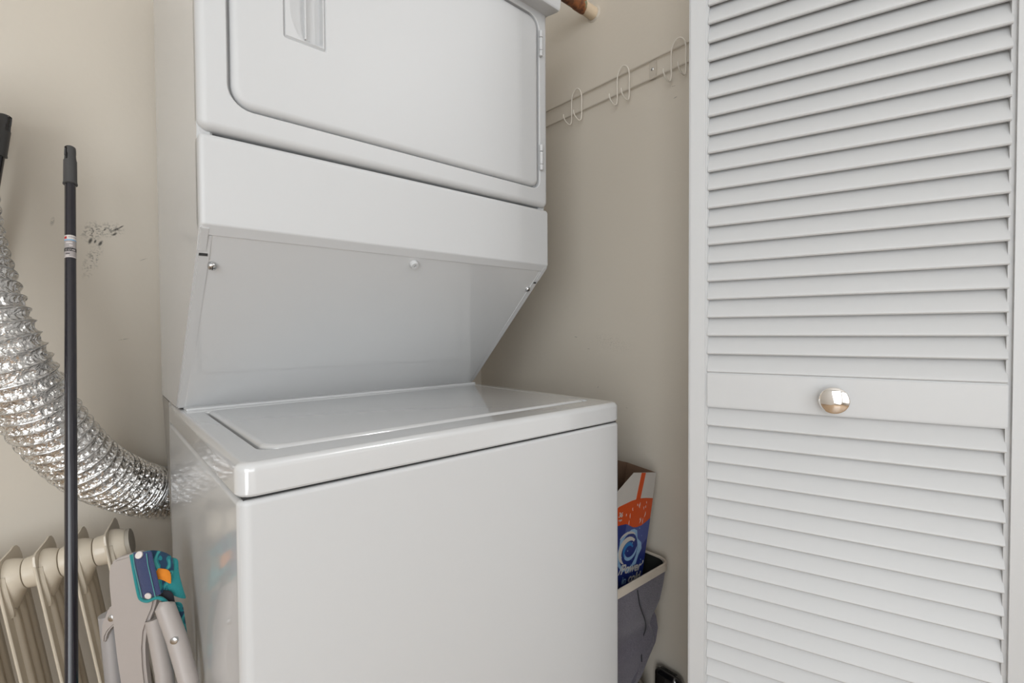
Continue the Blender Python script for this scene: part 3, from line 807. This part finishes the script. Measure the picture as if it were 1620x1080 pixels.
# ------------------------------------------------------------------ folded chair by the washer's side
def chair():
    e = Vector((.7523, -.6588, 0)); n = Vector((.6588, .7523, 0)); C0 = Vector((CAM.x, CAM.y, 0))
    Q = lambda a, z, D: C0 + e*a + n*D + Vector((0, 0, z))
    f = Q(-.56, 0, .72)
    root = thing('folded_chair', (f.x, f.y, 0), 'folded taupe chair with teal patterned fabric propped against the washer side', 'chair')
    plate = [(-.5745, .7417), (-.5600, .7440), (-.5480, .7300), (-.5400, .7000), (-.5385, .6780), (-.5437, .6572), (-.5512, .6407), (-.5567, .6241), (-.5593, .5992), (-.5587, .5701), (-.5560, .5388), (-.5520, .48),
             (-.5980, .48), (-.5966, .5391), (-.6018, .5787), (-.6067, .6327), (-.6113, .6949), (-.6109, .7155), (-.6075, .7269), (-.6002, .7340)]
    prism('armrest', [Q(a, z, .714) for a, z in plate], n*.014, M_TAUPE, root, r=.0035, seg=3)
    # tubes
    tube('frame_tube', [Q(-.5172, .6740, .705), Q(-.5165, .6690, .702), Q(-.4946, .6267, .694), Q(-.4710, .5700, .684), Q(-.475, .50, .655), Q(-.495, .02, .52)], [.0085, .0125, .0128, .0128, .0128, .0128], M_TAUPE, root, 24)
    lathe('rivet', Q(-.4905, .6300, .683), -n + e*.10, [(-.004, .0052), (.0012, .0052), (.0020, .0040), (.0024, .0015)], M_STEEL, root, 20)
    tube('frame_tube', [Q(-.5480, .6400, .722), Q(-.5300, .5600, .716), Q(-.5130, .4900, .700), Q(-.505, .02, .60)], .0118, M_TAUPE, root, 24)
    tube('frame_tube', [Q(-.6350, .6350, .742), Q(-.6320, .6050, .742), Q(-.6260, .5250, .742), Q(-.610, .02, .74)], .0128, M_TUBE, root, 24)
    # collar bracket hugging the left tube
    col = [(-.6080, .6600), (-.6133, .6579), (-.6217, .6527), (-.6235, .6444), (-.6309, .6298), (-.6325, .6047), (-.6290, .5985), (-.6262, .6020), (-.6250, .6109), (-.6204, .6193), (-.6090, .6300)]
    prism('collar', [Q(a, z, .724) for a, z in col], n*.034, M_TAUPE, root, r=.0022)
    lathe('rivet', Q(-.6155, .6390, .724), -n, [(-.002, .0050), (.0010, .0050), (.0018, .0035), (.0020, .001)], M_STEEL, root, 20)
    # fabric: curved band wrapping the top of the armrest
    def sheet(nm, rows, m, parent=root, th=.0012, D=None):
        """rows: list of rows of (a, z, D)"""
        bm = bmesh.new(); G = [[bm.verts.new(Q(*p)) for p in r] for r in rows]
        for i in range(len(G)-1):
            for j in range(len(G[0])-1): bm.faces.new((G[i][j], G[i][j+1], G[i+1][j+1], G[i+1][j]))
        bmesh.ops.recalc_face_normals(bm, faces=bm.faces)
        g = bmesh.ops.solidify(bm, geom=list(bm.faces), thickness=th)
        o = from_bm(nm, bm, m, parent, wn=False)
        md = o.modifiers.new('s', 'SUBSURF'); md.levels = 2; md.render_levels = 2
        return o
    # teal print sling top that carries the navy strap
    sling = sheet('fabric_sling', [
        [(-.5680, .7440, .713), (-.5540, .7480, .708), (-.5430, .7520, .709), (-.5340, .7440, .722), (-.5290, .7300, .736)],
        [(-.5655, .7300, .711), (-.5560, .7320, .7065), (-.5420, .7360, .7065), (-.5310, .7300, .716), (-.5230, .7200, .732)],
        [(-.5615, .7100, .711), (-.5530, .7120, .7065), (-.5380, .7150, .7065), (-.5290, .7120, .714), (-.5220, .7060, .730)],
        [(-.5575, .6880, .711), (-.5500, .6880, .7065), (-.5340, .6930, .7065), (-.5265, .6930, .714), (-.5200, .6900, .728)],
        [(-.5560, .6790, .711), (-.5480, .6780, .7070), (-.5330, .6815, .7070), (-.5260, .6850, .714), (-.5190, .6840, .728)]], M_PRINT)
    sheet('navy_strap', [[(-.5660, .7500, .7060), (-.5640, .7500, .7035), (-.5500, .7520, .7000), (-.5360, .7530, .7010), (-.5345, .7530, .7030)], [(-.5640, .7330, .7040), (-.5620, .7330, .7010), (-.5480, .7350, .6995), (-.5335, .7380, .7005), (-.5320, .7380, .7025)],
                         [(-.5590, .7090, .7040), (-.5570, .7090, .7010), (-.5430, .7110, .6995), (-.5285, .7150, .7005), (-.5270, .7150, .7025)], [(-.5545, .6860, .7040), (-.5525, .6860, .7010), (-.5380, .6880, .6995), (-.5240, .6910, .7005), (-.5225, .6910, .7025)],
                         [(-.5535, .6820, .7040), (-.5515, .6820, .7010), (-.5370, .6840, .6995), (-.5230, .6870, .7005), (-.5215, .6870, .7025)]], M_NAVY, root, .0014)
    for off in (-.0100, .0100):
        tube('stitching', [Q(-.5500+off, .7500, .6992), Q(-.5478+off, .7330, .6986), Q(-.5430+off, .7100, .6986), Q(-.5378+off, .6850, .6986)], .00055, M_STITCH, root, 6)
    lathe('snap', Q(-.5505, .7480, .6985), -n + Vector((0, 0, .5)), [(-.001, .0052), (.0010, .0050), (.0016, .0036), (.0018, .001)], M_LWHITE, root, 20)
    lathe('snap', Q(-.5385, .6870, .6982), -n - Vector((0, 0, .2)), [(-.001, .0048), (.0006, .0046), (.0010, .0036), (.0012, .001)], M_LWHITE, root, 20)
    tube('piping', catmull([Q(-.5700, .7440, .7090), Q(-.5640, .7130, .7075), Q(-.5590, .6850, .7075), Q(-.5550, .6770, .7075), Q(-.5430, .6765, .7040), Q(-.5320, .6810, .7040), Q(-.5250, .6790, .706), Q(-.5180, .6710, .708), Q(-.5105, .6560, .708), Q(-.5040, .6370, .708), Q(-.4985, .6180, .706), Q(-.4960, .5950, .704)], 6), .0026, M_TEAL, root, 10)
    # cloth bundle folded back toward the washer
    sheet('fabric_bundle', [
        [(-.5400, .7200, .724), (-.5370, .7270, .728), (-.5290, .7290, .734), (-.5210, .7230, .742)],
        [(-.5420, .7100, .719), (-.5360, .7170, .716), (-.5270, .7150, .722), (-.5190, .7090, .736)],
        [(-.5400, .6930, .718), (-.5320, .6980, .713), (-.5210, .6960, .719), (-.5130, .6900, .734)],
        [(-.5340, .6790, .722), (-.5250, .6830, .716), (-.5150, .6780, .722), (-.5080, .6700, .734)],
        [(-.5300, .6740, .726), (-.5210, .6770, .720), (-.5110, .6690, .724), (-.5055, .6600, .736)]], M_TEAL)
    sheet('orange_flower', [
        [(-.5450, .7200, .7150), (-.5400, .7230, .7110), (-.5330, .7225, .7110), (-.5265, .7200, .7150), (-.5220, .7150, .7210)],
        [(-.5455, .7120, .7130), (-.5390, .7150, .7080), (-.5310, .7150, .7080), (-.5240, .7110, .7130), (-.5190, .7060, .7210)],
        [(-.5440, .7010, .7130), (-.5400, .7070, .7080), (-.5330, .7110, .7080), (-.5250, .7060, .7130), (-.5190, .6970, .7200)],
        [(-.5420, .6950, .7130), (-.5390, .7030, .7080), (-.5320, .7080, .7080), (-.5240, .7020, .7130), (-.5180, .6920, .7190)]], M_ORANGE, root, .0008)
    sheet('hollow_shade', [  # black sheet standing in for the shade inside the cloth's hollow
        [(-.5370, .6860, .7160), (-.5270, .6900, .7120), (-.5150, .6850, .7180)],
        [(-.5350, .6740, .7160), (-.5250, .6760, .7120), (-.5130, .6720, .7180)],
        [(-.5280, .6560, .7200), (-.5190, .6560, .7150), (-.5110, .6540, .7190)]], M_BLACKF)
    sheet('fabric_fall', [
        [(-.5240, .6620, .728), (-.5170, .6650, .720), (-.5080, .6640, .728)],
        [(-.5230, .6430, .728), (-.5150, .6450, .719), (-.5060, .6430, .729)],
        [(-.5180, .6180, .732), (-.5110, .6200, .722), (-.5040, .6180, .730)],
        [(-.5150, .5900, .734), (-.5080, .5900, .726), (-.5010, .5880, .731)],
        [(-.5120, .5400, .732), (-.5050, .5400, .727), (-.4990, .5380, .728)]], M_PRINT)
    sheet('dark_lining', [
        [(-.5350, .6760, .722), (-.5250, .6760, .720), (-.5150, .6600, .720)],
        [(-.5280, .6500, .722), (-.5180, .6500, .720), (-.5090, .6350, .718)],
        [(-.5130, .6150, .722), (-.5080, .6150, .720), (-.5030, .6100, .716)],
        [(-.5000, .5700, .712), (-.4980, .5700, .711), (-.4950, .5650, .710)]], M_BLACKF)
    sheet('coral_print', [[(-.5120, .6250, .7170), (-.5060, .6260, .7190)], [(-.5110, .6160, .7170), (-.5010, .6150, .7180)], [(-.5080, .6100, .7180), (-.5040, .6090, .7190)]], M_CORAL, root, .0008)
    sheet('piping_fold', [[(-.5310, .6610, .7130), (-.5230, .6680, .7100), (-.5130, .6650, .7120)], [(-.5310, .6580, .7130), (-.5230, .6655, .7100), (-.5130, .6620, .7120)]], M_LWHITE, root, .0005)
    # fabric behind the left tube
    sheet('fabric_sling_edge', [
        [(-.6560, .5330, .775), (-.6450, .5400, .770), (-.6300, .5440, .772)],
        [(-.6680, .5200, .778), (-.6560, .5240, .772), (-.6350, .5260, .774)],
        [(-.6760, .5000, .780), (-.6600, .5000, .774), (-.6400, .5000, .776)]], M_PRINT)
chair()

# ------------------------------------------------------------------ fabric hamper, box, bag, container on the right
def hamper():
    X0, X1, Y0_, Y1_ = .712, .966, .044, .300; ZR = .494
    root = thing('laundry_hamper', (.84, .17, .20), 'collapsed navy canvas hamper with a cream rim right of the washer', 'hamper')
    sg = 10
    def ring(ins, z, slump=0, n1=0.0):
        out = []
        for i, (x, y) in enumerate(rrect(X0+ins, X1-ins, Y0_+ins, Y1_-ins, [.03, .035, .035, .03], sg)):
            w_ = max(0, (x-.75)/.216)
            dx = -slump*w_
            nn = (noise.noise(Vector((x*9, y*9, z*16))) + .7*noise.noise(Vector((x*22+z*14, y*22, z*26))))*n1*1.3
            out.append((x + dx + nn*.6, y + nn + slump*.10*(1 if y < .17 else -1), z))
        return out
    zs = [(.498, 0, 0), (.480, .000, .002), (.45, .010, .006), (.42, .026, .009), (.40, .040, .010), (.385, .052, .010), (.365, .062, .012), (.345, .056, .014), (.325, .056, .014), (.305, .076, .012), (.285, .100, .010), (.262, .130, .008), (.235, .150, .006), (.205, .165, .003)]
    L = [ring(.004, z, s_, n_) for z, s_, n_ in zs]
    o = loft('canvas_body', L, M_HAMPER, root, cap0=False, cap1=True)
    Li = [ring(.008, .495), ring(.013, .45, .010), ring(.017, .412, .020)]
    bm = bmesh.new(); G = [[bm.verts.new(p) for p in lp] for lp in Li]; n = len(G[0])
    for i in range(len(G)-1):
        for k in range(n): bm.faces.new((G[i][k], G[i][(k+1) % n], G[i+1][(k+1) % n], G[i+1][k]))
    bm.faces.new(G[-1]); from_bm('lining', bm, M_LINING, root)
    rim = [Vector(p) for p in ring(.004, ZR+.002)]
    # flat cream binding folded over the edge
    prof = [(-.0036, -.0130), (-.0030, .0045), (0, .0062), (.0030, .0045), (.0036, -.0125), (.0010, -.0125), (-.0010, -.0125)]
    cx, cy = (X0+X1)/2, (Y0_+Y1_)/2; bm = bmesh.new(); G = []
    m = len(rim)
    for i, p in enumerate(rim):
        t = (rim[(i+1) % m] - rim[i-1]).normalized(); nn = Vector((t.y, -t.x, 0))
        sagz = .004*math.sin((p.x-.7)*14)
        G.append([bm.verts.new(p + nn*a + Vector((0, 0, b + sagz))) for a, b in prof])
    for i in range(m):
        for k in range(len(prof)): bm.faces.new((G[i][k], G[i][(k+1) % len(prof)], G[(i+1) % m][(k+1) % len(prof)], G[(i+1) % m][k]))
    from_bm('rim_binding', bm, M_RIM, root)
    # dark side seam and folded panel
    def at_(x, z, k=1.0):
        # front face y at height z
        best = None
        for (zz, s_, n_) in zs:
            if best is None or abs(zz-z) < abs(best[0]-z): best = (zz, s_, n_)
        zz, s_, n_ = best
        return Y0_ + .004 + s_*.10 + (noise.noise(Vector((x*9, Y0_*9, z*16))) + .7*noise.noise(Vector((x*22+z*14, Y0_*22, z*26))))*n_*1.3 - .003
    seam = [(.815, .478), (.822, .440), (.842, .400), (.856, .370), (.853, .345), (.843, .320), (.836, .300)]
    tube('seam', catmull([(x, at_(x, z), z) for x, z in seam], 6), .0013, M_BLACKF, root, 6)
    # pocket of cloth folded out at the right
    loft('folded_side', [[(x, y, z) for x, y in pts] for z, pts in (
        (.402, [(.895, .072), (.905, .070), (.912, .078), (.903, .082)]), (.372, [(.880, .064), (.915, .060), (.928, .080), (.900, .090)]), (.345, [(.868, .058), (.915, .055), (.930, .080), (.895, .095)]),
        (.318, [(.850, .054), (.900, .052), (.912, .078), (.880, .095)]), (.290, [(.835, .053), (.868, .052), (.880, .075), (.860, .090)]), (.262, [(.815, .052), (.840, .052), (.850, .072), (.835, .085)]), (.245, [(.805, .056), (.822, .056), (.826, .066), (.815, .070)]))],
         M_HAMPER, root)
    return root
hamper()

def detergent():
    # carton leaning to the right inside the hamper; local frame on its front face
    pr, pb = Vector((.9440, .078, .7170)), Vector((.8980, .088, .4770))       # right edge of the front face, top and bottom
    upv = (pr-pb).normalized(); ex = Vector((1, 0, 0)); ex = (ex - upv*ex.dot(upv)).normalized(); nf = ex.cross(upv)
    if nf.y > 0: nf = -nf
    bw, bh, bd = .165, .300, .088
    F = lambda a, b, c=0.0: pr - upv*b - ex*a + nf*c          # a: leftwards, b: downwards from the top right
    base = F(bw/2, bh, -bd/2)
    root = thing('detergent_box', base, 'torn-open orange and blue detergent box standing in the hamper', 'box')
    # carton shell: front, back, sides, open at the top
    def plate(nm, pts, th, m, parent=root):
        return prism(nm, pts, th, m, parent)
    tk = .0016
    plate('front_panel', [F(0, 0), F(.098, -.000), F(.152, .042), F(bw, .062), F(bw, bh), F(0, bh)], -nf*tk, M_PWHITE)
    plate('back_panel', [F(-.0, -.004, -bd), F(bw, -.024, -bd), F(bw, bh, -bd), F(0, bh, -bd)], nf*tk, M_CARD)
    plate('side_panel', [F(0, 0, -tk), F(0, -.004, -bd+tk), F(0, bh, -bd+tk), F(0, bh, -tk)], ex*-tk, M_CARD)
    plate('side_panel', [F(bw, .06, -tk), F(bw, -.02, -bd+tk), F(bw, bh, -bd+tk), F(bw, bh, -tk)], ex*tk, M_CARD)
    plate('bottom_panel', [F(0, bh, -tk), F(bw, bh, -tk), F(bw, bh, -bd+tk), F(0, bh, -bd+tk)], upv*tk, M_CARD)
    # printed areas, flat on the front
    e1, e2, e3 = .0004, .0006, .0008
    def pr_(nm, pts, m, c=e1): return prism(nm, [F(a, b, .0) for a, b in pts], nf*c, m, root)
    top = [(0, .064), (.030, .062), (.060, .062), (.090, .066), (.140, .078), (bw, .095)]
    wav = [(bw, .150), (.150, .124), (.125, .121), (.100, .120), (.085, .125), (.070, .130), (.055, .131), (.035, .128), (.015, .120), (0, .113)]
    pr_('orange_print', top + wav, M_PORANGE)
    pr_('orange_stripe', [(.0480, 0), (.0660, 0), (.0740, .066), (.0560, .066)], M_PORANGE)
    pr_('blue_print', wav[::-1] + [(bw, bh), (0, bh)], M_PBLUE)
    pr_('violet_print', wav[::-1][:7] + [(.10, .150), (.085, .180), (.055, .190), (.025, .180), (0, .160)], M_PVIOLET, e2)
    # splash and swirl of the printed capsule
    random.seed(7)
    def blob(pts, m, c): return pr_('splash_print', pts, m, c)
    def arc(cx, cy, r0_, r1_, a0, a1, w0, w1, m, c, nm='swirl_print', sq=1.0):
        o_, i_ = [], []
        for k in range(15):
            t = k/14; a = a0+(a1-a0)*t; r_ = r0_+(r1_-r0_)*t; w_ = (w0+(w1-w0)*t)*math.sin(PI*min(1, max(.08, t)))**.6
            o_.append((cx + 1.7*(r_+w_/2)*math.cos(a), cy + sq*(r_+w_/2)*math.sin(a))); i_.append((cx + 1.7*(r_-w_/2)*math.cos(a), cy + sq*(r_-w_/2)*math.sin(a)))
        pr_(nm, o_ + i_[::-1], m, c)
    cx, cy = .0760, .185
    blob([(cx+.046*math.cos(t*PI/10)*(1+.22*random.uniform(-1, 1)), cy+.052*math.sin(t*PI/10)*(1+.16*random.uniform(-1, 1))) for t in range(20)], M_PLIGHT, .0007)
    blob([(cx+.036*math.cos(t*PI/10), cy+.042*math.sin(t*PI/10)) for t in range(20)], M_PBLUE, .0009)
    arc(cx, cy, .019, .021, -2.2, 1.2, .010, .007, M_PWHITE, .0012, sq=1.5)
    arc(cx, cy, .010, .012, -2.6, .9, .007, .005, M_PCYAN, .0013, sq=1.6)
    arc(cx+.004, cy, .008, .022, .6, 3.4, .007, .005, M_PLIGHT, .0012, sq=1.4)
    arc(cx, cy-.008, .026, .030, -2.0, -.6, .005, .004, M_PWHITE, .0011, sq=1.3)
    for _ in range(26):
        a, b = random.uniform(.010, .130), random.uniform(.134, .245)
        if b > .165 and a < .03 and b < .2: continue
        s_ = random.uniform(.0007, .0020)
        blob([(a+s_*math.cos(t*PI/3), b+s_*math.sin(t*PI/3)) for t in range(6)], M_PLIGHT, .0010)
    for _ in range(14):
        a, b = random.uniform(.022, .110), random.uniform(.070, .118); l_ = random.uniform(.005, .014); q_ = random.uniform(-.8, .8)
        blob([(a, b), (a+.0012, b+l_*.5), (a+l_*q_*.5, b+l_), (a-.0006, b+l_*.5)], M_PWHITE, .0009)
    # lettering
    def text(s, a, b, size, m, shear=.25, al='RIGHT', c=.0012, ext=.0002, off=0.0):
        cu = bpy.data.curves.new('lettering', 'FONT'); cu.body = s; cu.size = size; cu.shear = shear; cu.align_x = al; cu.extrude = ext; cu.offset = off
        tmp = bpy.data.objects.new('t', cu); COL.objects.link(tmp); dg = bpy.context.evaluated_depsgraph_get(); dg.update()
        me = bpy.data.meshes.new_from_object(tmp.evaluated_get(dg)); bpy.data.objects.remove(tmp)
        Mx = Matrix((ex, upv, nf)).transposed().to_4x4(); Mx.translation = F(a, b, c)
        me.transform(Mx); link('lettering', me, m, root, smooth=False)
    text('XTRA /Power\u2019', .0080, .2370, .0310, M_PWHITE, off=.0007)
    text('in ', .0620, .2620, .0260, M_PLIGHT, .1)
    text('cold', .0120, .2610, .0290, M_PWHITE, .2, off=.0007)
    text('36', .1220, .1020, .0160, M_PWHITE, .1, off=.0003)
    text('caps', .1220, .1110, .0080, M_PWHITE, .1)
    return root
detergent()

def bag():
    root = None
    bm = bmesh.new(); bmesh.ops.create_icosphere(bm, subdivisions=5, radius=1.0)
    for v in bm.verts:
        d = v.co.copy(); 
        q = Vector((max(-.75, min(.75, d.x))/.75, max(-.7, min(.7, d.y))/.7, max(-.6, min(.6, d.z))/.6))
        n_ = noise.noise(q*2.2)*.10 + abs(noise.noise(q*6))*.06
        q *= (1+n_)
        v.co = Vector((.832 + q.x*.095, .185 + q.y*.100, max(.001, .101 + q.z*.094)))
    o = from_bm('paper_bag', bm, M_PAPER, None, smooth=False)
    tag(o, 'crumpled brown bag on the floor under the hamper', 'bag')
bag()

def canister():
    root = thing('black_canister', (.969, .057, 0), 'glossy black rounded canister on the floor beside the louvered door', 'canister')
    x0, x1, y0, y1 = .950, .988, .020, .095
    L = [[(x, y, .0) for x, y in rrect(x0, x1, y0, y1, .02, 6)]]
    for k in range(6):
        a = .5*PI*k/5; i = .016*(1-math.cos(a)); h = .212 - .016 + .016*math.sin(a)
        L.append([(x, y, h - (x-x0)*.12) for x, y in rrect(x0+i, x1-i, y0+i, y1-i, max(.02-i*.7, .004), 6)])
    loft('body', L, M_BLACKG, root)
    lathe('button', (.968, .0195, .190), (0, -1, 0), [(0, .005), (.0015, .005), (.0025, .003), (.003, .0005)], M_STEEL, root, 16)
canister()

# ------------------------------------------------------------------ pipe stub at the top of the right wall
pr = thing('rusty_pipe', (.992, .313, 1.9876), 'short rusty pipe with peeling cream paint entering the right wall', 'pipe')
lathe('pipe_barrel', (XR+.002, .313, 1.9876), (-1, 0, 0), [(0, .0172), (.045, .0174), (.0455, .0184), (.078, .0184), (.0785, .0172), (.24, .0172)], M_PIPE, pr, 32)
lathe('plaster_collar', (XR-.0004, .313, 1.9876), (-1, 0, 0), [(-.0004, .0235), (.001, .0215), (.003, .0190), (.003, .0170)], M_WIREWALL, pr, 14)

# ------------------------------------------------------------------ wire hook rack on the right wall
def rack():
    root = thing('wire_hook_rack', (.985, .25, 1.745), 'cream wire rack with double hooks screwed to the right wall', 'hook rack')
    for z in (1.7700, 1.7225): tube('rail_wire', [(.983, -.10, z+.0010), (.983, .20, z), (.983, .70, z-.0005)], .0024, M_WIREWALL, root, 10)
    pts = [(.9905, y, z) for y, z in rrect(.1065, .1265, 1.7235, 1.7690, .003, 3)]
    pl_ = prism('mounting_plate', pts, (-.0050, 0, 0), M_WIREWALL, root, r=.0008)
    lathe('screw', (.9860, .1165, 1.7480), (-1, 0, 0), [(0, .0042), (.0012, .0040), (.0022, .0028), (.0024, .0008)], M_STEEL, pl_, 16)
    for yb, dz in ((.3670, 0), (.2010, -.0012), (.0385, -.0012)):
        a, b = yb + .0195, yb - .0195; xw = .9775; m = M_WIRE
        P = [(xw-.036, a, 1.7110+dz), (xw-.0350, a, 1.7030+dz), (xw-.028, a, 1.6945+dz), (xw-.015, a, 1.6885+dz), (xw-.004, a, 1.6920+dz), (xw, a, 1.7060+dz), (xw, a, 1.7300+dz), (xw, a, 1.7600+dz),
             (xw, a-.004, 1.7770+dz), (xw, yb+.008, 1.7865+dz), (xw, yb, 1.7895+dz), (xw, yb-.008, 1.7865+dz), (xw, b+.004, 1.7770+dz), (xw, b, 1.7600+dz), (xw, b, 1.7300+dz), (xw, b, 1.7060+dz),
             (xw-.004, b, 1.6920+dz), (xw-.015, b, 1.6885+dz), (xw-.028, b, 1.6945+dz), (xw-.0350, b, 1.7030+dz), (xw-.036, b, 1.7110+dz)]
        tube('hook', catmull(P, 4), .0018, m, root, 10)
rack()
